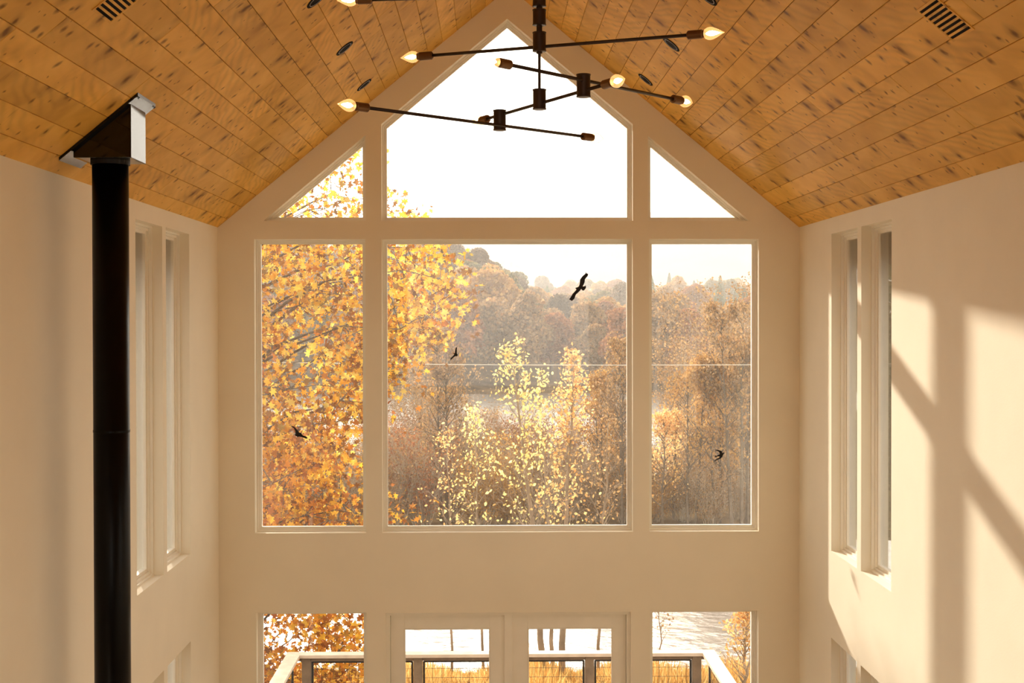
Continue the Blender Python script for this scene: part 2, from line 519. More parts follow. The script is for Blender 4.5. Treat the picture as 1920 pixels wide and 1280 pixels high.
window(TRI_L, fy, YD, 1, 'small triangular window at upper left of gable wall')
window(GABLE, fy, YD, 1, 'large pointed gable window under the ridge')
window(TRI_R, fy, YD, 1, 'small triangular window at upper right of gable wall')
window(LOW_L, fy, YD, 1, 'tall window filled with golden leaves left of the big pane')
window(LOW_C, fy, YD, 1, 'large picture window in the middle of gable wall')
window(LOW_R, fy, YD, 1, 'tall window right of the big pane with swallow sticker')
window(GF_L, fy, YD, 1, 'ground floor window left of the glazed doors', 'clean_glass')
window(GF_R, fy, YD, 1, 'ground floor window right of the glazed doors', 'clean_glass')
for sgn, spans in ((-1, SIDE_L), (1, SIDE_R)):
    for a, b in REAR_S:
        window(rect(a, b, ZSB, ZST), fx, sgn * HW, sgn, 'unseen narrow casement added for fill light in %s side wall' % ('left', 'right')[sgn > 0], 'clean_glass', .085, (.014, .030, .050))
    for k, (a, b) in enumerate(spans):
        window(rect(a, b, ZSB, ZST), fx, sgn * HW, sgn, '%s narrow upper casement in %s side wall' % (('nearer', 'farther')[k], ('left', 'right')[sgn > 0]), 'clean_glass', .085, (.014, .030, .050))
        window(rect(a, b, .35, 2.122), fx, sgn * HW, sgn, '%s narrow ground floor casement in %s side wall' % (('nearer', 'farther')[k], ('left', 'right')[sgn > 0]), 'clean_glass', .085, (.014, .030, .050))

# french doors
jm = MB()
jm.box(-.982, -.950, YD + .03, YD + .17, 0, 2.096); jm.box(.925, .955, YD + .03, YD + .17, 0, 2.096)
jm.box(-.950, .925, YD + .03, YD + .17, 2.068, 2.096)
jm.box(-.949, -.935, YD + .128, YD + .168, 0, 2.067); jm.box(.910, .924, YD + .128, YD + .168, 0, 2.067); jm.box(-.935, .910, YD + .129, YD + .167, 2.05, 2.067)
tag(jm.build('trim_1', M['frame']), 'painted jamb and head around the glazed double doors', kind='structure')


def door(n, x0, x1, gx0, gx1, lab, hside):
    e = empty('door_%d' % n, ((x0 + x1) / 2, YD + .1, 0), lab, None, None, 'structure')
    y0, y1 = YD + .08, YD + .125
    m = MB(); m.box(x0, gx0, y0, y1, .005, 2.062); soft(m.build('stile', M['frame'], e), .0015)
    m = MB(); m.box(gx1, x1, y0, y1, .005, 2.062); soft(m.build('stile', M['frame'], e), .0015)
    m = MB(); m.box(gx0, gx1, y0, y1, 1.952, 2.062); soft(m.build('rail', M['frame'], e), .0015)
    m = MB(); m.box(gx0, gx1, y0, y1, .005, .25); soft(m.build('rail', M['frame'], e), .0015)
    m = MB(); lp = rect(gx0, gx1, .25, 1.952)
    prism(m, [lp, inset(lp, .008)[::-1]], fy, y0 - .004, y0 + .012); fix_normals(m.build('glazing_bead', M['frame'], e))
    m = MB(); m.box(gx0, gx1, y0 + .02, y0 + .025, .25, 1.952); m.build('pane', M['clean_glass'], e)
    hx = gx0 / 2 + x0 / 2 if hside < 0 else gx1 / 2 + x1 / 2
    m = MB(); m.tube([(hx, y0, 1.0), (hx, y0 - .05, 1.0), (hx + (-.1 * hside), y0 - .05, 1.0)], .008); m.build('handle', M['bronze'], e)


door(1, -.948, -.045, -.839, -.160, 'left leaf of the glazed double doors', 1)
door(2, .018, .923, .142, .815, 'right leaf of the glazed double doors', -1)
m = MB(); m.box(-.046, .019, YD + .065, YD + .13, .005, 2.066)
tag(soft(m.build('trim_2', M['frame']), .003), 'vertical meeting post between the two glazed doors', kind='structure')


# ------------------------------------------------------------------ ceiling fittings
def on_slope(s, x, y, down=0.0):
    """matrix: local x down the slope, y along room, z up out of the ceiling; origin `down` below the plank face"""
    z = ZR - SL * abs(x)
    n = Vector((s * sa, 0, ca))
    p = Vector((x, y, z)) - n * down
    return Matrix.Translation(p) @ Matrix.Rotation(s * ANG, 4, 'Y')


def local(mb_, name, m, parent, smooth=False):
    me = bpy.data.meshes.new(name); me.from_pydata(mb_.v, [], mb_.f); me.materials.append(m)
    if smooth:
        me.polygons.foreach_set('use_smooth', [True] * len(me.polygons))
    me.update()
    o = bpy.data.objects.new(name, me); COL.objects.link(o); o.parent = parent; return o


def annulus(mb_, r0, r1, z0, z1, n=36):
    o = len(mb_.v)
    for r_, z_ in ((r0, z0), (r1, z0), (r1, z1), (r0, z1)):
        for k in range(n):
            a = 2 * math.pi * k / n; mb_.v.append((r_ * math.cos(a), r_ * math.sin(a), z_))
    for j in range(4):
        for k in range(n):
            mb_.f.append((o + j * n + k, o + j * n + (k + 1) % n, o + ((j + 1) % 4) * n + (k + 1) % n, o + ((j + 1) % 4) * n + k))


def downlight(s, x, y, lab):
    e = empty('recessed_downlight', (0, 0, 0), lab, 'ceiling light', 'recessed lights in the plank ceiling')
    e.matrix_world = on_slope(s, x, y)
    m = MB(); annulus(m, .051, .067, -.004, -.0008); local(m, 'trim_ring', M['dark'], e)
    m = MB(); annulus(m, .0485, .0515, -.006, -.0008); local(m, 'inner_ring', M['ring'], e)
    m = MB(); m.lathe([(.048, -.0035), (.048, -.0010)], (0, 0, 0), (0, 0, 1), 36); local(m, 'inner_dark_disc', M['dark'], e)  # flat dark disc inside the ring, no hollow behind it
    return e


for i, (x, y) in enumerate([(-1.075, 9.80), (-1.074, 8.48), (-1.08, 7.165)]):
    downlight(-1, x, y, 'black recessed downlight in left ceiling slope, ' + ('closest to the gable wall', 'middle one of its row', 'beside the cut-off bulb at top edge')[i])
for i, (x, y) in enumerate([(1.003, 9.90), (1.014, 8.58), (1.03, 7.26)]):
    downlight(1, x, y, 'black recessed downlight in right ceiling slope, ' + ('closest to the gable wall', 'just behind the uppermost lit lamp arm', 'cut by the top edge of picture')[i])


def vent(s, x, y, lab):
    e = empty('ceiling_vent', (0, 0, 0), lab, 'vent', 'slotted vents cut in the plank ceiling')
    e.matrix_world = on_slope(s, x, y)
    w, l, n = .178, .215, 8
    m = MB(); m.box(-w / 2, w / 2, -l / 2, l / 2, -.0012, -.0004); local(m, 'slot_shade_plate', M['dark'], e)  # thin dark plate stands for the shade inside the slots, no hole cut
    m = MB(); b = .012
    m.box(-w / 2 - b, w / 2 + b, -l / 2 - b, -l / 2, -.004, -.0003); m.box(-w / 2 - b, w / 2 + b, l / 2, l / 2 + b, -.004, -.0003)
    m.box(-w / 2 - b, -w / 2, -l / 2, l / 2, -.004, -.0003); m.box(w / 2, w / 2 + b, -l / 2, l / 2, -.004, -.0003)
    local(m, 'border', M['plank'], e)
    p = w / (n - .45)
    for k in range(n - 1):
        c = -w / 2 + p * .55 + k * p
        m = MB(); m.box(c, c + p * .45, -l / 2, l / 2, -.004, -.0005); local(m, 'slat', M['plank'], e)


vent(1, 1.687, 5.378, 'slotted wood vent in right ceiling slope near the picture edge')
vent(-1, -1.62, 5.325, 'slotted wood vent in left ceiling slope above the stove pipe')

# ------------------------------------------------------------------ stove pipe with its ceiling box
PX, PY = -2.018, 6.585
fl = empty('stove_flue', (PX, PY, 0), 'tall black stove pipe rising into a black slanted ceiling box', 'stove pipe')
m = MB(); m.lathe([(.087, .72), (.087, 5.22)], (PX, PY, 0), (0, 0, 1), 48); m.build('pipe', M['pipe'], fl, smooth=True)
fl.children[-1].data.polygons[-1].use_smooth = False
m = MB(); m.lathe([(.0875, 0), (.0885, .003), (.0885, .012), (.0875, .015)], (PX, PY, 3.86), (0, 0, 1), 48); m.build('seam_band', M['pipe'], fl)
m = MB(); m.lathe([(.094, 0), (.094, .02), (.090, .024)], (PX, PY, 5.172), (0, 0, 1), 48); m.build('collar', M['black'], fl)
bx0, bx1, by0, by1, bz = -2.156, -1.880, 6.447, 6.723, 5.192
BOXM = simple('gloss_black_box', (.0015, .001, .001), .04, spec=.5)
zt = lambda x: ZR - SL * abs(x) - .012
m = MB()
m.add([(bx0, by0, bz), (bx1, by0, bz), (bx1, by1, bz), (bx0, by1, bz), (bx0, by0, zt(bx0)), (bx1, by0, zt(bx1)), (bx1, by1, zt(bx1)), (bx0, by1, zt(bx0))],
      [(0, 3, 2, 1), (4, 5, 6, 7), (0, 1, 5, 4), (2, 3, 7, 6), (1, 2, 6, 5), (0, 4, 7, 3)])
soft(m.build('ceiling_box', BOXM, fl), .003)
m = MB(); fx0, fx1 = -2.215, -1.838
for (xa, xb) in ((fx0, fx1),):
    vs = []
    for y in (by0 - .03, by1 + .03):
        vs += [(xa, y, ZR - SL * abs(xa) - .001), (xb, y, ZR - SL * abs(xb) - .001), (xb, y, ZR - SL * abs(xb) - .017), (xa, y, ZR - SL * abs(xa) - .017)]
    m.add(vs, [(0, 1, 2, 3), (4, 7, 6, 5), (0, 4, 5, 1), (1, 5, 6, 2), (2, 6, 7, 3), (3, 7, 4, 0)])
o = m.build('ceiling_flange', simple('satin_black_flange', (.003, .003, .0025), .15, spec=.4), fl); fix_normals(o)
for (x, y) in ((-1.85, by0 - .012), (-1.85, by1 + .012)):
    m = MB(); z = ZR - SL * abs(x); nn = Vector((sa, 0, -ca)); m.lathe([(.006, 0), (.006, .004)], Vector((x, y, z)) + nn * .016, nn, 12); m.build('screw', M['black'], fl)
# the stove body it serves (below the frame)
m = MB(); m.box(PX - .26, PX + .26, PY - .25, PY + .25, .15, .72); soft(m.build('stove_body', M['black'], fl), .02)
for a in (-1, 1):
    for b in (-1, 1):
        m = MB(); m.box(PX + a * .2 - .02, PX + a * .2 + .02, PY + b * .19 - .02, PY + b * .19 + .02, 0, .16); m.build('leg', M['black'], fl)

# ------------------------------------------------------------------ chandelier
CH = Vector((0, 4.2, 0))
ch = empty('chandelier', (0, 4.2, 5.07), 'dark metal mobile chandelier with pivoting rod arms and candle bulbs', 'chandelier')
bulbglass = bpy.data.materials.new('amber_bulb_glass'); bulbglass.use_nodes = True
n = bulbglass.node_tree; n.nodes.clear()
o_ = N(n, 'OutputMaterial'); t_ = N(n, 'BsdfTransparent'); t_.inputs[0].default_value = (1, .86, .62, 1)
g_ = N(n, 'BsdfGlossy'); g_.inputs['Roughness'].default_value = .03
lw = N(n, 'LayerWeight'); lw.inputs[0].default_value = .35
x_ = N(n, 'MixShader'); n.links.new(math_(n, 'MULTIPLY', lw.outputs['Facing'], .35), x_.inputs[0]); n.links.new(t_.outputs[0], x_.inputs[1]); n.links.new(g_.outputs[0], x_.inputs[2])
em = N(n, 'Emission'); em.inputs[0].default_value = (1, .55, .22, 1); em.inputs[1].default_value = .55
ad_ = N(n, 'AddShader'); n.links.new(x_.outputs[0], ad_.inputs[0]); n.links.new(em.outputs[0], ad_.inputs[1]); n.links.new(ad_.outputs[0], o_.inputs[0])


def emis(name, col, s):
    m = bpy.data.materials.new(name); m.use_nodes = True; n = m.node_tree; n.nodes.clear()
    o = N(n, 'OutputMaterial'); e = N(n, 'Emission'); e.inputs[0].default_value = (*col, 1); e.inputs[1].default_value = s
    n.links.new(e.outputs[0], o.inputs[0]); return m


M['fil'] = emis('glowing_filament', (1, .72, .42), 34)
HUBR, ROD = .0205, .0052


def hub(c, z0, z1):
    m = MB(); m.lathe([(HUBR - .003, 0), (HUBR + .0012, .001), (HUBR + .0012, .004), (HUBR, .005), (HUBR, z1 - z0 - .005), (HUBR + .0012, z1 - z0 - .004), (HUBR + .0012, z1 - z0 - .001), (HUBR - .003, z1 - z0)],
                      (c[0], c[1], z0), (0, 0, 1), 32)
    m.build('hub', M['bronze'], ch)


def arm(a, b, z):
    a = Vector((a[0], a[1], z)); b = Vector((b[0], b[1], z)); d = (b - a).normalized()
    m = MB(); m.tube([a + d * .10, b - d * .10], ROD, 12); ar = m.build('arm', M['bronze'], ch, smooth=True)
    for p, q in ((a, d), (b, -d)):           # p is the bulb tip, q points to the arm's middle
        m = MB(); m.lathe([(.0085, .112), (.0135, .108), (.0135, .066), (.012, .064)], p, q, 20); m.build('socket', M['brass'], ar).location = (0, 0, 0)
        m = MB(); m.lathe([(.0105, .070), (.0115, .058)], p, q, 16); m.build('bulb_base', M['brass'], ar).location = (0, 0, 0)
        prof = [(.0008, -.003), (.003, .002), (.008, .011), (.0138, .022), (.0182, .033), (.0194, .041), (.0175, .050), (.014, .056), (.010, .060)]
        m = MB(); m.lathe(prof, p, q, 24); g = m.build('bulb', bulbglass, ar, smooth=True); g.location = (0, 0, 0)
        m = MB(); m.lathe([(.001, .012), (.0045, .020), (.0078, .033), (.0078, .042), (.004, .050), (.002, .054)], p, q, 16); m.build('filament', M['fil'], ar, smooth=True).location = (0, 0, 0)
    for o in ar.children:
        o.parent = ar


def mesh_local(ar):
    pass


m = MB(); m.tube([(0, 4.2, 5.39), (0, 4.2, 6.995)], .0075, 16); m.build('stem', M['bronze'], ch)
m = MB(); m.tube([(0, 4.2, 5.25), (0, 4.2, 5.40)], .009, 16); m.build('stem', M['bronze'], ch)
m = MB(); m.tube([(0, 4.2, 5.13), (0, 4.2, 5.26)], .0045, 12); m.build('stem', M['bronze'], ch)
m = MB(); m.lathe([(.060, 0), (.060, .02), (.012, .06)], (0, 4.2, 6.87), (0, 0, 1), 32); m.build('canopy', M['bronze'], ch)
# a ring of bracket holds the canopy to the ridge
hub((0, 4.2), 5.397, 5.468); hub((0, 4.2), 5.338, 5.389); hub((0, 4.2), 5.256, 5.318)
hub((0, 4.2), 5.074, 5.139); hub((.1225, 3.970), 5.075, 5.1445); hub((-.1235, 4.428), 5.040, 5.109)
arm((.542, 3.979), (-.445, 4.379), 5.271)
arm((.225, 3.776), (-.214, 4.631), 5.0957)
arm((-.175, 3.640), (.508, 4.372), 5.124)
arm((-.606, 3.966), (.250, 4.742), 5.0544)
arm((-.640, 4.272), (.640, 4.12), 5.432)

# ------------------------------------------------------------------ bird silhouettes stuck on the glass
PM = 2500 / (YD + .125)
def P(px, py, Y):
    """metres on the plane at depth Y for a spot measured on the photograph (used for the flat stickers and the far row of plants)"""
    u = (px - 960) / 2500; v = (640 - py - 16.8274) / 2500
    c, s = math.cos(.0015), math.sin(.0015); x = u * c - v * s; z = u * s + v * c
    c, s = math.cos(-.011), math.sin(-.011); z0 = z * c + s; y0 = c - z * s
    c, s = math.cos(.0167), math.sin(.0167); X = x * c + y0 * s; Yy = -x * s + y0 * c
    return (-.1576 + X / Yy * Y, CZ + z0 / Yy * Y)


def sticker(pts, box, lab):
    """pts in a zoomed crop; box = (x0, y0, scale)"""
    Yg = YD + .1265
    loop = [P(box[0] + a / box[2], box[1] + b / box[2], Yg) for a, b in pts]
    c = (sum(p[0] for p in loop) / len(loop), sum(p[1] for p in loop) / len(loop))
    m = MB(); prism(m, [loop], fy, Yg, Yg + .0012)
    o = fix_normals(m.build('bird_sticker', M['sticker'], None, (c[0], Yg, c[1])))
    tag(o, lab, 'sticker')


sticker([(870, 300), (885, 245), (893, 290), (935, 300), (930, 350), (860, 430), (850, 510), (805, 605), (840, 600), (880, 580), (885, 640), (830, 705), (800, 700), (765, 660),
         (745, 700), (640, 800), (600, 900), (540, 955), (520, 935), (500, 925), (475, 915), (510, 870), (560, 780), (600, 740), (655, 680), (620, 640), (700, 615), (730, 560), (745, 430), (800, 360)],
        (1030, 490, 12.8), 'large black soaring bird silhouette stuck on the middle picture window')
sticker([(745, 440), (790, 440), (775, 560), (780, 690), (820, 735), (790, 795), (750, 790), (700, 800), (600, 880), (550, 935), (515, 925), (530, 880), (610, 800), (680, 720), (620, 665), (700, 680), (710, 560)],
        (820, 630, 21.34), 'small black bird silhouette with raised wing low on the left of the middle window')
sticker([(325, 355), (430, 385), (540, 480), (640, 620), (740, 660), (790, 740), (920, 780), (995, 850), (930, 880), (820, 835), (640, 785), (590, 805), (520, 770), (440, 690), (520, 690), (490, 560), (440, 460), (370, 410)],
        (530, 780, 21.33), 'black gliding bird silhouette stuck over the golden leaves in the left window')
sticker([(480, 365), (620, 360), (760, 395), (840, 430), (860, 520), (940, 485), (970, 495), (900, 610), (870, 650), (850, 720), (760, 790), (600, 860), (410, 930), (520, 840), (640, 770), (730, 720), (720, 670), (600, 690), (470, 740), (520, 690),
         (450, 655), (600, 640), (720, 580), (740, 540), (710, 460), (600, 410)],
        (1320, 830, 25.6), 'black fork-tailed swallow silhouette stuck on the right window')

# ------------------------------------------------------------------ deck outside
m = MB(); m.box(-2.35, 2.35, YD + T + .002, 13.66, -.62, -.30)
dk = m.build('deck', M['deckwood']); tag(dk, 'low wooden deck outside the glazed doors', 'deck')
for k in range(20):
    y = YD + T + .01 + k * .147
    m = MB(); m.box(-2.3, 2.3, y, y + .14, -.30, -.262); m.build('deck_board', M['deckwood'], dk)
rl = empty('deck_railing', (0, 13.6, -.262), 'wooden deck railing with pale cap and dark framed wire panels', 'railing')
m = MB(); m.add([(-2.235, 13.67, .965), (-2.095, 13.53, .965), (2.01, 13.53, .965), (2.15, 13.67, .965), (-2.235, 13.67, 1.0), (-2.095, 13.53, 1.0), (2.01, 13.53, 1.0), (2.15, 13.67, 1.0)],
              [(0, 3, 2, 1), (4, 5, 6, 7), (0, 1, 5, 4), (1, 2, 6, 5), (2, 3, 7, 6), (3, 0, 4, 7)])
soft(m.build('cap_rail', M['capwood'], rl), .003)
for s, xo, xi in ((-1, -2.235, -2.095), (1, 2.15, 2.01)):
    m = MB(); m.add([(xo, 10.69, .965), (xi, 10.69, .965), (xi, 13.53, .965), (xo, 13.67, .965), (xo, 10.69, 1.0), (xi, 10.69, 1.0), (xi, 13.53, 1.0), (xo, 13.67, 1.0)],
                  [(0, 1, 2, 3), (4, 7, 6, 5), (0, 4, 5, 1), (1, 5, 6, 2), (2, 6, 7, 3), (3, 7, 4, 0)])
    soft(fix_normals(m.build('cap_rail', M['capwood'], rl)), .003)
m = MB(); m.box(-2.10, 2.03, 13.575, 13.615, .925, .964); m.build('under_rail', M['deckwood'], rl)
posts = [-2.03, -.895, .857, 1.955]
for x in posts:
    m = MB(); m.box(x - .045, x + .045, 13.555, 13.645, -.262, .964); soft(m.build('post', M['deckwood'], rl), .004)
for x in (-2.165, 2.08):
    for y in (10.75, 12.15):
        m = MB(); m.box(x - .045, x + .045, y - .045, y + .045, -.262, .964); soft(m.build('post', M['deckwood'], rl), .004)


def panel(p0, p1):
    """framed welded wire panel between two ground points"""
    p0 = Vector((*p0, 0)); p1 = Vector((*p1, 0)); L = (p1 - p0).length; d = (p1 - p0) / L
    q = lambda a, z: p0 + d * a + Vector((0, 0, z))
    m = MB(); z0, z1 = -.18, .915
    for a, b in (((0, z0), (L, z0)), ((L, z0), (L, z1)), ((L, z1), (0, z1)), ((0, z1), (0, z0))):
        m.tube([q(*a), q(*b)], .014, 4)
    fr = m.build('panel_frame', M['deckmetal'], rl)
    m = MB(); k = .09
    while k < L:
        m.tube([q(k, z0), q(k, z1)], .0022, 4, False); k += .094
    k = z1 - .075
    while k > z0:
        m.tube([q(0, k), q(L, k)], .0022, 4, False); k -= .094
    w = m.build('wire_mesh', M['deckmetal'], fr); w.location = (0, 0, 0)


for a, b in zip(posts[:-1], posts[1:]):
    panel((a + .06, 13.6), (b - .06, 13.6))
for x in (-2.165, 2.08):
    panel((x, 10.81), (x, 12.09)); panel((x, 12.21), (x, 13.53))

# ------------------------------------------------------------------ landscape
def sstep(a, b, x):
    t = np.clip((x - a) / (b - a), 0, 1); return t * t * (3 - 2 * t)


def hgt(X, Y):
    X = np.asarray(X, float); Y = np.asarray(Y, float)
    z = np.interp(Y, [0, 10, 13.7, 30, 37, 42, 59, 64, 88, 94, 178, 186], [-.35, -.45, -.62, -3.85, -5.55, -6.6, -6.6, -5.75, -5.7, -6.7, -6.7, -5.6])
    sl = .125 - .115 * sstep(-10, 18, X)
    far = sl * np.clip(Y - 185, 0, 150)
    far = far + sstep(325, 370, Y) * (2.5 - far + np.clip(Y - 350, 0, 250) * .037)
    bump = .25 * np.sin(X * .35 + 1) * np.cos(Y * .21) * sstep(20, 30, Y)
    return z + far + np.where(Y > 185, bump * 3, bump * .6)


def grid_mesh(name, xs, ys, fn, m):
    nx, ny = len(xs), len(ys)
    XX, YY = np.meshgrid(xs, ys); ZZ = fn(XX, YY)
    me = bpy.data.meshes.new(name)
    vs = np.stack([XX.ravel(), YY.ravel(), ZZ.ravel()], 1)
    idx = np.arange(nx * ny).reshape(ny, nx)
    q = np.stack([idx[:-1, :-1], idx[:-1, 1:], idx[1:, 1:], idx[1:, :-1]], -1).reshape(-1, 4)
    me.from_pydata(vs.tolist(), [], q.tolist()); me.materials.append(m)
    me.polygons.foreach_set('use_smooth', [True] * len(me.polygons)); me.update()
    return link(name, me)


gm, n, b = mat('autumn_ground'); t = N(n, 'TexCoord'); no = N(n, 'TexNoise'); no.inputs['Scale'].default_value = .35; no.inputs['Detail'].default_value = 8
n.links.new(t.outputs['Object'], no.inputs['Vector'])
r = ramp(n, [(.3, (.07, .045, .025)), (.5, (.14, .09, .045)), (.7, (.24, .15, .065))], no.outputs['Fac'])
n.links.new(r.outputs[0], b.inputs['Base Color']); b.inputs['Roughness'].default_value = 1; b.inputs['Specular IOR Level'].default_value = .02
ys = np.concatenate([np.linspace(10.7, 60, 60), np.linspace(62, 340, 80), np.linspace(350, 2600, 40)])
xs = np.concatenate([np.linspace(-1400, -130, 12), np.linspace(-120, 120, 97), np.linspace(130, 1400, 12)])
tag(grid_mesh('ground', xs, ys, hgt, gm), 'leaf strewn valley ground falling away to the river', kind='structure')
m = MB(); m.box(-60, 60, -30, 10.69, -1.2, -.35); tag(m.build('ground', gm), 'ground around the house', kind='structure')
# water
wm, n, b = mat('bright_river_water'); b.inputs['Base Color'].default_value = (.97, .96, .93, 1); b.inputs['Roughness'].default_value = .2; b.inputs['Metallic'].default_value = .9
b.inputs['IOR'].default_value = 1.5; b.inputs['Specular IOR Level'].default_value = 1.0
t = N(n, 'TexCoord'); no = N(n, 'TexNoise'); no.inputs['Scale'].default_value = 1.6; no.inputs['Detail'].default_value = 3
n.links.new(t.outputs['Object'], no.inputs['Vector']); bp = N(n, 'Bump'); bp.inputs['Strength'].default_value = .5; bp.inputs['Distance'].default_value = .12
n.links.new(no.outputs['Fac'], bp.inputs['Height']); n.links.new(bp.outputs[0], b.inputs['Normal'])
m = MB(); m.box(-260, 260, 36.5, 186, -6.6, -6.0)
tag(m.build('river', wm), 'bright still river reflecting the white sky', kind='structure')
# distant ridges
hm = simple('distant_hill_woods', (.17, .13, .10), .95, var=.35, scale=.02)
def ridge(X, Y, c=1250, top=100, wv=1.0):
    p = np.exp(-((Y - c) / 260.0) ** 2)
    return -8 + p * (top + 16 * np.sin(X * .006 + .6) * wv + 8 * np.sin(X * .017 + 2) + 3 * np.sin(X * .06 + Y * .02))
tag(grid_mesh('hills', np.linspace(-1500, 1500, 120), np.linspace(900, 1600, 30), ridge, hm), 'far hazy hills across the valley', kind='structure')


# ---- plant meshes
def leaves_mesh(name, tmpl, pos, size, m, up=0.0, rng=NR):
    """tmpl (k,3) polygon; pos (n,3); random orientation"""
    n_ = len(pos); k = len(tmpl)
    q = rng.normal(size=(n_, 4)); q /= np.linalg.norm(q, axis=1)[:, None]
    w, x, y, z = q.T
    Rm = np.stack([np.stack([1 - 2 * (y * y + z * z), 2 * (x * y - z * w), 2 * (x * z + y * w)], 1),
                   np.stack([2 * (x * y + z * w), 1 - 2 * (x * x + z * z), 2 * (y * z - x * w)], 1),
                   np.stack([2 * (x * z - y * w), 2 * (y * z + x * w), 1 - 2 * (x * x + y * y)], 1)], 1)
    s = np.asarray(size).reshape(-1, 1, 1) if np.ndim(size) else size
    V = (np.einsum('nij,kj->nki', Rm, tmpl) * s + pos[:, None, :]).reshape(-1, 3)
    me = bpy.data.meshes.new(name)
    me.vertices.add(n_ * k); me.vertices.foreach_set('co', V.ravel())
    me.loops.add(n_ * k); me.loops.foreach_set('vertex_index', np.arange(n_ * k, dtype=np.int32))
    me.polygons.add(n_); me.polygons.foreach_set('loop_start', np.arange(0, n_ * k, k, dtype=np.int32))
    me.polygons.foreach_set('loop_total', np.full(n_, k, dtype=np.int32))
    me.update(calc_edges=True); me.materials.append(m)
    return me


MAPLE = np.array([(0, -.55, 0), (.12, -.18, .02), (.46, -.30, .06), (.34, 0, .03), (.52, .22, .08), (.2, .2, .02), (0, .6, .05), (-.2, .2, .02), (-.52, .22, .08), (-.34, 0, .03), (-.46, -.30, .06), (-.12, -.18, .02)])
QUAD = np.array([(-.5, -.4, 0), (.5, -.3, .1), (.4, .45, 0), (-.4, .4, .1)])
OVAL = np.array([(0, -.5, 0), (.3, -.1, .06), (.22, .28, .05), (0, .5, 0), (-.22, .28, .05), (-.3, -.1, .06)])


def curve_pts(a, b, sag=.0, n=5, jit=.0, rr=R):
    a = Vector(a); b = Vector(b); L = (b - a).length
    out = []
    for i in range(n + 1):
        t = i / n; p = a.lerp(b, t); p.z += sag * L * math.sin(math.pi * t)
        if 0 < i < n:
            p += Vector((rr.uniform(-1, 1), rr.uniform(-1, 1), rr.uniform(-1, 1))) * jit * L
        out.append(p)
    return out


# ---- the big golden tree close outside the left windows
TY = 17.3
prof = [(240, 690), (300, 700), (380, 775), (412, 800), (455, 830), (520, 852), (580, 858), (620, 835), (650, 795), (690, 765), (720, 748), (760, 705), (850, 690), (1000, 688), (1100, 670), (1165, 655), (1190, 690), (1230, 700), (1330, 690)]
py_ = [p[0] for p in prof]; px_ = [p[1] for p in prof]
gt = empty('golden_tree', (-3.6, TY, float(hgt(-3.6, TY))), 'big golden-leaved broadleaf tree filling the left windows', 'tree')
base = Vector((-3.75, TY + .4, float(hgt(-3.6, TY)) - .1))
trunk = [base, Vector((-3.7, TY + .3, 1.0)), Vector((-3.65, TY + .2, 3.2)), Vector((-3.5, TY + .1, 5.2)), Vector((-3.3, TY, 7.0))]
m = MB(); m.tube(trunk, [.19, .16, .13, .085, .03], 12); m.build('trunk', M['bark'], gt, smooth=True)
clusters = []
tries = 0
while len(clusters) < 880 and tries < 60000:
    tries += 1
    py = R.uniform(235, 1320); px = R.uniform(380, 870)
    if px > np.interp(py, py_, px_) - 4:
        continue
    dy = R.gauss(0, .85)
    dens = 1.0
    if py < 455: dens = .34 + .35 * max(0, (py - 360) / 95)
    if px > 720: dens *= .85
    if ((px - 575) / 38) ** 2 + ((py - 655) / 62) ** 2 < 1: dens *= .12
    if ((px - 655) / 30) ** 2 + ((py - 700) / 25) ** 2 < 1: dens *= .2
    if ((px - 515) / 30) ** 2 + ((py - 545) / 60) ** 2 < 1: dens *= .35
    if ((px - 670) / 22) ** 2 + ((py - 880) / 60) ** 2 < 1: dens *= .25
    if R.random() > dens:
        continue
    x, z = P(px, py, TY + dy)
    clusters.append((x, TY + dy, z))
for q in ((735, 955), (748, 962), (728, 945), (760, 690), (775, 700)):
    x, z = P(q[0], q[1], TY - .6); clusters.append((x, TY - .6, z))
CL = np.array(clusters)
# limbs to evenly spread anchor points, twigs from limb to cluster
anch = []
for p in clusters:
    if all((Vector(p) - Vector(a)).length > .85 for a in anch):
        anch.append(p)
limbs = MB(); limb_pts = []
for a in anch:
    a = Vector(a); t = min(max((a.z - 1.2 - base.z) / (7.0 - base.z), .05), .98) * 4
    i = min(int(t), 3); s0 = trunk[i].lerp(trunk[i + 1], t - i)
    c = curve_pts(s0, a, .10, 6, .03); L = (a - s0).length
    limbs.tube(c, [max(.005, .009 * L * (1 - k / 6.5) ** 1.2) for k in range(7)], 6)
    limb_pts += c[2:]
m_l = limbs.build('limbs', M['bark'], gt, smooth=True); m_l['kind'] = 'stuff'
tw = MB(); LP = np.array([tuple(p) for p in limb_pts])
for p in clusters:
    d = ((LP - np.array(p)) ** 2).sum(1); s0 = Vector(LP[d.argmin()])
    tw.tube(curve_pts(s0, p, .05, 2, .04), [.007, .0045, .002], 3, False)
m_l = tw.build('twigs', M['bark'], gt); m_l['kind'] = 'stuff'
per = 24
lp = (CL[:, None, :] + NR.normal(size=(len(CL), per, 3)) * np.array([.18, .18, .14])).reshape(-1, 3)
keep = []
for k_, p in enumerate(lp):
    keep.append(True)
lsz = NR.uniform(.05, .112, len(lp))
order = np.argsort(lp[:, 1] - lsz * 3)            # nearest to the house first
vis = [i for i in order if -2.2 < lp[i, 0] < -.3 and 2.3 < lp[i, 2] < 5.6][:270]
rest = np.setdiff1d(np.arange(len(lp)), vis)
zmix = lp[:, 2] + NR.normal(size=len(lp)) * .9 < 3.1
for sel, mm in ((rest[~zmix[rest]], GOLD), (rest[zmix[rest]], COPPER)):
    me = leaves_mesh('foliage', MAPLE, lp[sel], lsz[sel], mm); f_ = link('foliage', me, gt); f_['kind'] = 'stuff'
lv = [leaves_mesh('leaf', MAPLE, np.zeros((1, 3)), 1.0, GOLD) for _ in range(6)]
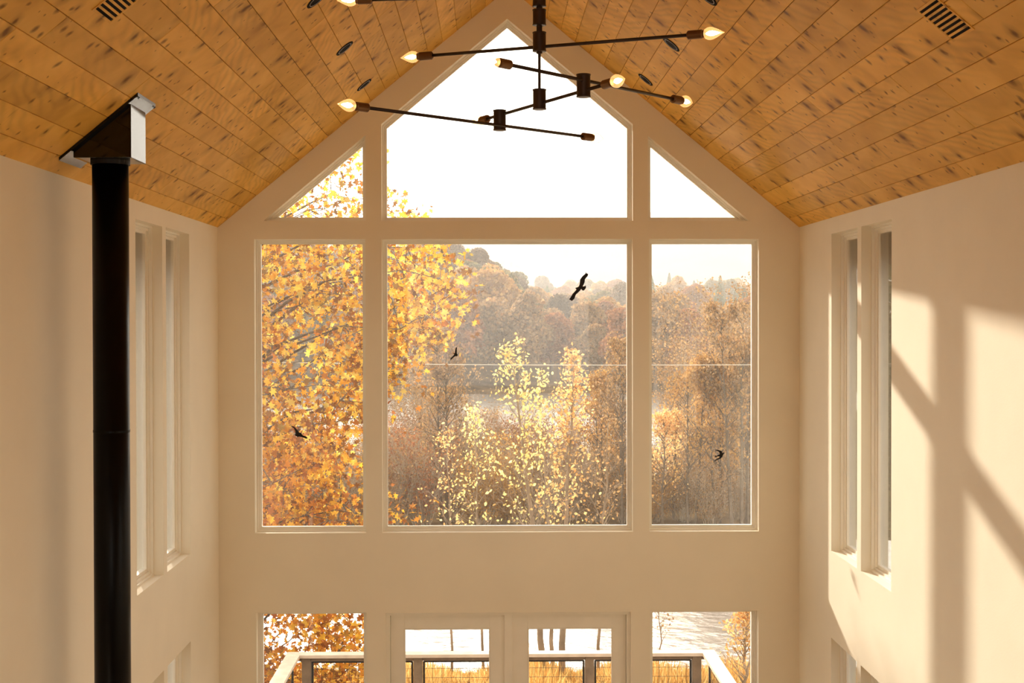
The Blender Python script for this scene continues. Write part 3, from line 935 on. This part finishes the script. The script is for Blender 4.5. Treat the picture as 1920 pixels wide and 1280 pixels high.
for i in vis:
    o = bpy.data.objects.new('leaf', lv[i % 6]); COL.objects.link(o); o.parent = gt
    o.location = Vector(lp[i]) - gt.location; o.scale = [float(lsz[i])] * 3
    o.rotation_euler = (R.uniform(0, 6.28), R.uniform(0, 6.28), R.uniform(0, 6.28))


# ---- slender young trees in front of the pond
def sapling(name, px_base, Y, px_top, py_top, mat_leaf, n_br, spread, lab, leaf_n, lsize, trunk_r=.06, low=.35, base_py=None):
    bx, _ = P(px_base, 1250, Y); bz = float(hgt(bx, Y)) - .05; tx, tz = P(px_top, py_top, Y)
    e = empty(name, (bx, Y, bz), lab, 'tree')
    Hh = tz - bz
    tr = []
    for i in range(9):
        t = i / 8; tr.append(Vector((bx + (tx - bx) * t ** 1.2 + R.uniform(-.05, .05) * (0 < i < 8), Y + R.uniform(-.05, .05), bz + Hh * t)))
    m = MB(); m.tube(tr, [trunk_r * (1 - i / 8.6) + .004 for i in range(9)], 8); m.build('trunk', M['twig'], e, smooth=True)
    br = MB(); tips = []
    for k in range(n_br):
        t = low + (1 - low) * ((k + R.random()) / n_br); i = min(int(t * 8), 7); s0 = tr[i].lerp(tr[i + 1], t * 8 - i)
        L = spread * (1.05 - t) ** .75 * R.uniform(.6, 1.1); az = R.uniform(0, 6.28)
        d = Vector((math.cos(az), math.sin(az) * .8, R.uniform(.7, 1.5))).normalized()
        c = curve_pts(s0, s0 + d * L, .04, 4, .03); br.tube(c, [.016 * (1.1 - t) + .005, .010, .007, .005, .003], 4, False)
        for q in c[1:]:
            for _ in range(2):
                d2 = (d + Vector((R.gauss(0, .7), R.gauss(0, .7), R.gauss(.1, .5)))).normalized()
                e2 = q + d2 * L * R.uniform(.12, .32); br.tube([q, e2], [.004, .002], 3, False); tips.append((e2, t))
    b_ = br.build('branches', M['twig'], e); b_['kind'] = 'stuff'
    tp = np.array([tuple(p) for p, t in tips]); wt = np.array([.2 + t ** 1.5 for p, t in tips]); wt /= wt.sum()
    ix = NR.choice(len(tp), leaf_n, p=wt)
    pos = tp[ix] + NR.normal(size=(leaf_n, 3)) * .09
    sz = NR.uniform(.6, 1.15, leaf_n) * lsize
    near = np.argsort(-sz)[:130]; rest_ = np.setdiff1d(np.arange(leaf_n), near)
    me = leaves_mesh('foliage', OVAL, pos[rest_], sz[rest_], mat_leaf); f = link('foliage', me, e); f['kind'] = 'stuff'
    protos = [leaves_mesh('leaf', OVAL, np.zeros((1, 3)), 1.0, mat_leaf) for _ in range(4)]
    for i in near:
        o = bpy.data.objects.new('leaf', protos[i % 4]); COL.objects.link(o); o.parent = e
        o.location = Vector(pos[i]) - e.location; o.scale = [float(sz[i])] * 3; o.rotation_euler = (R.uniform(0, 6.28), R.uniform(0, 6.28), R.uniform(0, 6.28))
    return e


sapling('young_tree', 1020, 30, 960, 655, LEMON, 46, 2.2, 'slender young tree with lemon yellow leaves in the middle of the big window', 800, .10, .075)
sapling('young_tree', 1037, 31.5, 1010, 700, LEMON, 34, 1.8, 'thin bare-stemmed young tree just beside the lemon yellow one', 420, .09, .05)
sapling('young_tree', 1052, 29, 1076, 668, APRIC, 50, 1.6, 'slender young tree with apricot orange leaves right of the yellow one', 1500, .09, .075)
sapling('young_tree', 1120, 33, 1140, 790, DRY, 30, 1.6, 'low brown young tree right of the apricot tree', 420, .09, .04)
sapling('young_tree', 1395, 27, 1400, 1140, APRIC, 40, .9, 'small apricot tree beyond the right end of the railing', 700, .085, .035, .1)
sapling('young_tree', 1236, 34, 1236, 1090, DRY, 14, .7, 'thin sparse sapling right of the glazed doors', 60, .09, .02)
sapling('young_tree', 845, 33, 838, 810, APRIC, 30, 1.6, 'sparse young tree seen through the left glazed door', 330, .09, .03)
sapling('young_tree', 905, 35, 885, 770, LEMON, 36, 1.9, 'multi-stemmed pale yellow young tree left of the middle of the big window', 480, .10, .035)

# ---- reeds on the near bank
nb = 26000
rx = NR.uniform(-9, 10, nb); ry = NR.uniform(26.5, 36.6, nb); rz = hgt(rx, ry)
hh = NR.uniform(.12, .42, nb) * (1 + .6 * np.sin(rx * 2.3) + .45 * np.sin(rx * .8 + 1) * np.sin(ry * 2))
lean = NR.normal(size=(nb, 2)) * .12
V = np.empty((nb, 3, 3)); w_ = NR.uniform(.012, .03, nb); an = NR.uniform(0, 3.14, nb)
V[:, 0] = np.stack([rx - w_ * np.cos(an), ry - w_ * np.sin(an), rz - .05], 1); V[:, 1] = np.stack([rx + w_ * np.cos(an), ry + w_ * np.sin(an), rz - .05], 1)
V[:, 2] = np.stack([rx + lean[:, 0], ry + lean[:, 1], rz + hh], 1)
me = bpy.data.meshes.new('reeds'); me.vertices.add(nb * 3); me.vertices.foreach_set('co', V.ravel()); me.loops.add(nb * 3)
me.loops.foreach_set('vertex_index', np.arange(nb * 3, dtype=np.int32)); me.polygons.add(nb); me.polygons.foreach_set('loop_start', np.arange(0, nb * 3, 3, dtype=np.int32))
me.polygons.foreach_set('loop_total', np.full(nb, 3, dtype=np.int32)); me.update(calc_edges=True); me.materials.append(REED)
tag(link('reeds', me), 'orange brown reeds along the near pond bank', 'reeds', kind='stuff')


# ---- bare shrubs and thickets
def shrub_proto(seed, mat_leaf, nleaf, Hh=4.5, stems=26, wid=1.0):
    rr = random.Random(seed); g = np.random.default_rng(seed)
    br = MB(); tips = []
    for k in range(stems):
        az = rr.uniform(0, 6.28); r0 = rr.uniform(0, .5)
        a = Vector((math.cos(az) * r0, math.sin(az) * r0, -.2)); L = Hh * rr.uniform(.6, 1.05)
        d = Vector((math.cos(az) * .35 * wid, math.sin(az) * .35 * wid, 1)).normalized()
        c = curve_pts(a, a + d * L, .0, 5, .035, rr); br.tube(c, [.028, .024, .019, .014, .009, .004], 4, False)
        for q in c[1:]:
            for _ in range(4):
                d2 = (d + Vector((rr.gauss(0, .6), rr.gauss(0, .6), rr.gauss(.1, .35)))).normalized()
                e2 = q + d2 * L * rr.uniform(.12, .3); br.tube([q, e2], [.009, .004], 3, False); tips.append(e2)
                for _ in range(2):
                    d3 = (d2 + Vector((rr.gauss(0, .6), rr.gauss(0, .6), rr.gauss(.1, .4)))).normalized(); m_ = q.lerp(e2, rr.uniform(.3, .9))
                    e3 = m_ + d3 * L * rr.uniform(.05, .14); br.tube([m_, e3], [.005, .003], 3, False); tips.append(e3)
    me = bpy.data.meshes.new('stems'); me.from_pydata(br.v, [], br.f); me.materials.append(M['twig']); me.update()
    tp = np.array([tuple(p) for p in tips]); pos = tp[g.integers(0, len(tp), nleaf)] + g.normal(size=(nleaf, 3)) * .12
    lm = leaves_mesh('foliage', QUAD, pos, g.uniform(.05, .115, nleaf), mat_leaf, rng=g)
    return me, lm


def trunk_proto(seed, mat_leaf, nleaf, Hh):
    rr = random.Random(seed); g = np.random.default_rng(seed); br = MB(); tips = []
    tops = []
    for k in range(rr.choice((1, 2, 2))):
        lean = rr.uniform(-.09, .09); pts = [Vector((lean * Hh * t + rr.uniform(-.06, .06) + k * .5, rr.uniform(-.06, .06), -.3 + Hh * t)) for t in (0, .2, .4, .6, .8, 1)]
        br.tube(pts, [.11, .09, .07, .05, .028, .01], 6)
        for j in range(30):
            t = rr.uniform(.22, .98); q = pts[0].lerp(pts[-1], t); i = min(int(t * 5), 4); q = pts[i].lerp(pts[i + 1], t * 5 - i)
            az = rr.uniform(0, 6.28); L = Hh * .30 * (1.15 - t) * rr.uniform(.5, 1.1) + .3
            d = Vector((math.cos(az), math.sin(az), rr.uniform(.5, 1.3))).normalized(); c = curve_pts(q, q + d * L, .05, 3, .05, rr)
            br.tube(c, [.035, .025, .016, .006], 4, False)
            for p in c[1:]:
                for _ in range(3):
                    d2 = (d + Vector((rr.gauss(0, .7), rr.gauss(0, .7), rr.gauss(.1, .4)))).normalized(); e2 = p + d2 * L * rr.uniform(.15, .4)
                    br.tube([p, e2], [.012, .005], 3, False); tips.append((e2, t))
    me = bpy.data.meshes.new('trunk'); me.from_pydata(br.v, [], br.f); me.materials.append(M['darkbark']); me.update()
    tp = np.array([tuple(p) for p, t in tips]); w = np.array([.1 + t ** 2 for p, t in tips]); w /= w.sum()
    pos = tp[g.choice(len(tp), nleaf, p=w)] + g.normal(size=(nleaf, 3)) * .16
    return me, leaves_mesh('foliage', QUAD, pos, g.uniform(.07, .15, nleaf), mat_leaf, rng=g)


BT = [trunk_proto(71, AMBER, 4200, 8.5), trunk_proto(72, APRIC, 1700, 6.5), trunk_proto(73, DRY, 4200, 10)]
SH = [shrub_proto(1, DRY, 3600), shrub_proto(2, DRY, 900, 5, 22), shrub_proto(3, AMBER, 4500, 4), shrub_proto(4, RUST, 3600, 4.2), shrub_proto(5, DRY, 6500, 7.5, 18, .7)]
LABS = ['tangled dry brown shrub in the thicket beyond the pond', 'nearly bare grey twiggy shrub in the thicket beyond the pond', 'amber leaved shrub in the thicket beyond the pond',
        'rusty leaved shrub in the thicket beyond the pond', 'tall thin half-bare tree on the river bank seen in the right windows']


def X(px, y):
    return -.158 + (px - 918) / 2500 * y


def where(x, y):
    px = 918 + (x + .158) / y * 2500
    for a, b_, w in ((0, 480, 'just left of the windows'), (480, 583, 'in left half of left window'), (583, 700, 'in right half of left window'), (700, 780, 'at left edge of big window'), (780, 860, 'left of middle in big window'),
                     (860, 950, 'at middle of big window'), (950, 1040, 'right of middle in big window'), (1040, 1120, 'under the large bird in big window'), (1120, 1200, 'at right edge of big window'),
                     (1200, 1290, 'at left edge of right window'), (1290, 1360, 'at middle of right window'), (1360, 1420, 'at right edge of right window')):
        if a <= px < b_:
            return w
    return 'just right of the windows'


def put_shrub(k, x, y, s, lab=None, grp='thicket shrubs beyond the pond'):
    e = empty('shrub' if k < 4 else 'bare_tree', (x, y, float(hgt(x, y)) - .05), lab or LABS[k], 'shrub' if k < 4 else 'tree', grp if k < 4 else 'half-bare trees on the river bank')
    e.rotation_euler = (0, 0, R.uniform(0, 6.28)); e.scale = (s, s, s * R.uniform(.9, 1.15))
    for nm, me in (('stems', SH[k][0]), ('foliage', SH[k][1])):
        o = bpy.data.objects.new(nm, me); COL.objects.link(o); o.parent = e; o['kind'] = 'stuff'


SEEN = set()
for k in range(72):
    y = 66 + (k % 4) * 6 + R.uniform(-1, 1); px = 470 + k * 13.5; x = -.158 + (px - 918) / 2500 * y; kk = R.choice((0, 0, 1, 1, 2, 3))
    while (kk, k % 4, where(x, y)) in SEEN and len([1 for q in SEEN if q[1:] == (k % 4, where(x, y))]) < 4:
        kk = (kk + 1) % 4
    SEEN.add((kk, k % 4, where(x, y)))
    put_shrub(kk, x, y, R.uniform(.55, 1.0) * (1.0 if px < 1180 else .85), LABS[kk].replace(' in the thicket beyond the pond', ', %s thicket row, %s' % (('first', 'second', 'third', 'fourth')[k % 4], where(x, y))))
for px, y, s in [(1298, 86, 1.0), (1332, 83, 1.3), (1368, 87, 1.45), (1402, 84, 1.35), (1440, 83, 1.3), (1290, 74, .7), (1388, 76, 1.1), (1172, 86, .7), (770, 87, .8), (820, 86, .9), (1475, 86, 1.3)]:
    put_shrub(4, X(px, y), y, s, 'tall thin half-bare tree, %s of river bank, %s' % ('rear' if y > 85 else 'middle' if y > 80 else 'front', where(X(px, y), y)))
for px, y, s, k, lab in [(1241, 64.5, .88, 1, 'peach leaved dark-trunked tree against bright river at left edge of right window'), (1262, 67, .85, 1, 'second dark-trunked tree from left edge of right window'),
                         (1290, 65, .95, 0, 'amber dark-trunked bank tree left of middle in right window'),                          (1352, 66, .95, 0, 'amber dark-trunked tree right above the swallow sticker'), (1374, 64.5, 1.08, 2, 'tall nearly bare tree right of the swallow sticker'),
                         (1402, 66, 1.0, 0, 'amber dark-trunked tree at right edge of right window'), (1165, 65, .9, 2, 'dark bare tree over the river at right edge of big window'),
                         (1128, 67, .85, 0, 'amber dark-trunked bank tree right of the apricot tree'), (828, 66, .95, 2, 'pale bare tree below the small bird in big window')]:
    e = empty('bank_tree', (X(px, y), y, float(hgt(X(px, y), y))), lab, 'tree', 'dark trunked trees on the river bank')
    e.rotation_euler = (0, 0, R.uniform(0, 6.28)); e.scale = (s * .8, s * .8, s)
    for nm, me in (('trunk', BT[k][0]), ('foliage', BT[k][1])):
        o = bpy.data.objects.new(nm, me); COL.objects.link(o); o.parent = e
        if nm == 'foliage':
            o['kind'] = 'stuff'


# ---- woodland trees
def tree_proto(seed, mat_leaf, Hh, wid, nq, qs, conifer=False, lobes=11):
    g = np.random.default_rng(seed); rr = random.Random(seed)
    tm = MB(); tm.tube([(0, 0, -.8), (.1, 0, Hh * .35), (0, .1, Hh * .85)], [.26, .2, .05], 6)
    if conifer:
        t = g.uniform(0, 1, nq) ** .75; z = Hh * (.12 + .88 * (1 - t)); r_ = wid * t * np.sqrt(g.uniform(.25, 1, nq)); a = g.uniform(0, 6.28, nq)
        pos = np.stack([r_ * np.cos(a), r_ * np.sin(a), z - r_ * .25], 1)
    else:
        cs = []
        for k in range(lobes):
            a = rr.uniform(0, 6.28); t = (k + .5) / lobes; rad = wid * .62 * math.sin(math.pi * (.15 + .8 * t)) * rr.uniform(.4, 1)
            cs.append((math.cos(a) * rad, math.sin(a) * rad, Hh * (.30 + .58 * t), wid * rr.uniform(.34, .55)))
            tm.tube([(0, 0, Hh * (.25 + .4 * t)), cs[-1][:3]], [.09, .03], 4, False)
        cs = np.array(cs); ix = g.integers(0, lobes, nq); d = g.normal(size=(nq, 3)); d /= np.linalg.norm(d, axis=1)[:, None]
        d[:, 2] = np.where(d[:, 2] < -.4, -d[:, 2], d[:, 2])
        pos = cs[ix, :3] + d * (cs[ix, 3] * g.uniform(.72, 1.06, nq))[:, None]
    tr = bpy.data.meshes.new('trunk'); tr.from_pydata(tm.v, [], tm.f); tr.materials.append(M['bark']); tr.update()
    return tr, leaves_mesh('crown', QUAD, pos, g.uniform(.6, 1.3, nq) * qs, mat_leaf, rng=g)


KIND = [('rust red', RUST), ('amber', AMBER), ('olive green', OLIVE), ('dull umber', UMBER), ('dry brown', DRY)]
WP = []
for i, (nm, ml_) in enumerate(KIND):
    WP.append([tree_proto(20 + i * 3 + j, ml_, 12.5, 4.6, 5200, .42) for j in range(2)])
PP = [tree_proto(60, PINE, 14, 3.4, 4200, .45, True), tree_proto(61, PINE, 13, 3.8, 4200, .45, True)]


ROWN = ('front row', 'second row', 'third row', 'fourth row', 'fifth row', 'sixth row', 'seventh row', 'crest row')


USED = set()


def put_tree(k, x, y, s, lab, grp, pine=False):
    tpl, row_, wh = lab
    names = [('green pine', k, True)] if pine else []
    names += [(KIND[(k + q) % 5][0], (k + q) % 5, False) for q in range(5)]
    for nm_, k, pine in names:                       # neighbours in one row get different foliage colours
        lab = tpl % (nm_, row_, wh)
        if lab not in USED:
            break
    USED.add(lab)
    pr = (PP if pine else WP[k])[R.randrange(2)]
    e = empty('pine_tree' if pine else 'woodland_tree', (x, y, float(hgt(x, y))), lab, 'tree', grp)
    e.rotation_euler = (0, 0, R.uniform(0, 6.28)); e.scale = (s * R.uniform(.9, 1.2), s * R.uniform(.9, 1.2), s)
    for nm, me in (('trunk', pr[0]), ('crown', pr[1])):
        o = bpy.data.objects.new(nm, me); COL.objects.link(o); o.parent = e
        if nm == 'crown':
            o['kind'] = 'stuff'


LH = '%s tree, %s of left hillside, %s'
RH = '%s tree, %s of right woods, %s'
FH = 'hazy %s tree, %s of far belt, %s'
for row, y0 in enumerate((188, 202, 217, 234, 252, 270, 290, 312)):
    px = 440 + R.uniform(0, 20)
    while px < 1490:
        y = y0 + R.uniform(-7, 7); left = px < 1010
        k = R.choices((0, 1, 2, 3, 4), (2, 1, 3, 5, 2) if left else ((4, 3, 1, 2, 3) if px < 1200 else (4, 4, 1, 1, 4)))[0]
        s = R.uniform(.75, 1.15) * (1.05 if left else .95)
        put_tree(k, X(px, y), y, s, (LH if left else RH, ROWN[row], where(X(px, y), y)), 'trees on the left hillside' if left else 'trees in the right woods')
        px += R.uniform(46, 66) * 215 / y
for row, y0 in enumerate((370, 430, 500, 590)):
    px = 700 + R.uniform(0, 20)
    while px < 1500:
        y = y0 + R.uniform(-18, 18); pine = R.random() < .33
        k = R.choices((0, 1, 2, 3, 4), (3, 4, 3, 1, 2))[0]
        put_tree(k, X(px, y), y, R.uniform(.9, 1.35), (FH, ROWN[row], where(X(px, y), y)), 'trees in the far belt', pine)
        px += R.uniform(42, 60) * 300 / y

OL = tree_proto(90, OLIVE, 11.5, 2.1, 15000, .13, lobes=14)
for x, y, s_, lab in [(7.7, 25, .95, 'narrow dark olive tree outside past the right side windows'), (10.3, 31, 1.0, 'narrow dark olive tree farther out past the right side windows'),
                      (-9.2, 33, 1.0, 'narrow dark olive tree outside beyond the left side windows')]:
    e = empty('olive_green_tree', (x, y, float(hgt(x, y))), lab, 'tree', 'narrow olive trees beside the house'); e.scale = (s_, s_, s_)
    for nm, me in (('trunk', OL[0]), ('crown', OL[1])):
        o = bpy.data.objects.new(nm, me); COL.objects.link(o); o.parent = e
        if nm == 'crown':
            o['kind'] = 'stuff'

# pale utility cable crossing outside
m = MB(); a = P(300, 674, 24); b_ = P(1700, 684, 24)
m.tube([(a[0] - 8, 24, a[1] + .05)] + [(a[0] + (b_[0] - a[0]) * t / 8, 24, a[1] + (b_[1] - a[1]) * t / 8 - .05 * math.sin(math.pi * t / 8)) for t in range(9)] + [(b_[0] + 8, 24, b_[1] + .05)], .0065, 6)
tag(m.build('utility_cable', M['cable']), 'thin pale cable strung level across the view outside', 'cable')

# ------------------------------------------------------------------ sunlit valley haze
hz = bpy.data.materials.new('valley_haze'); hz.use_nodes = True; n = hz.node_tree; n.nodes.clear()
o_ = N(n, 'OutputMaterial'); vs_ = N(n, 'VolumeScatter'); vs_.inputs['Color'].default_value = (.36, .342, .325, 1); vs_.inputs['Density'].default_value = .0017
vs_.inputs['Anisotropy'].default_value = .4
n.links.new(vs_.outputs[0], o_.inputs['Volume'])
m = MB(); m.box(-900, 900, 45, 1700, -5.9, 150)
tag(m.build('haze', hz), 'warm morning haze over the valley', 'haze', kind='stuff')
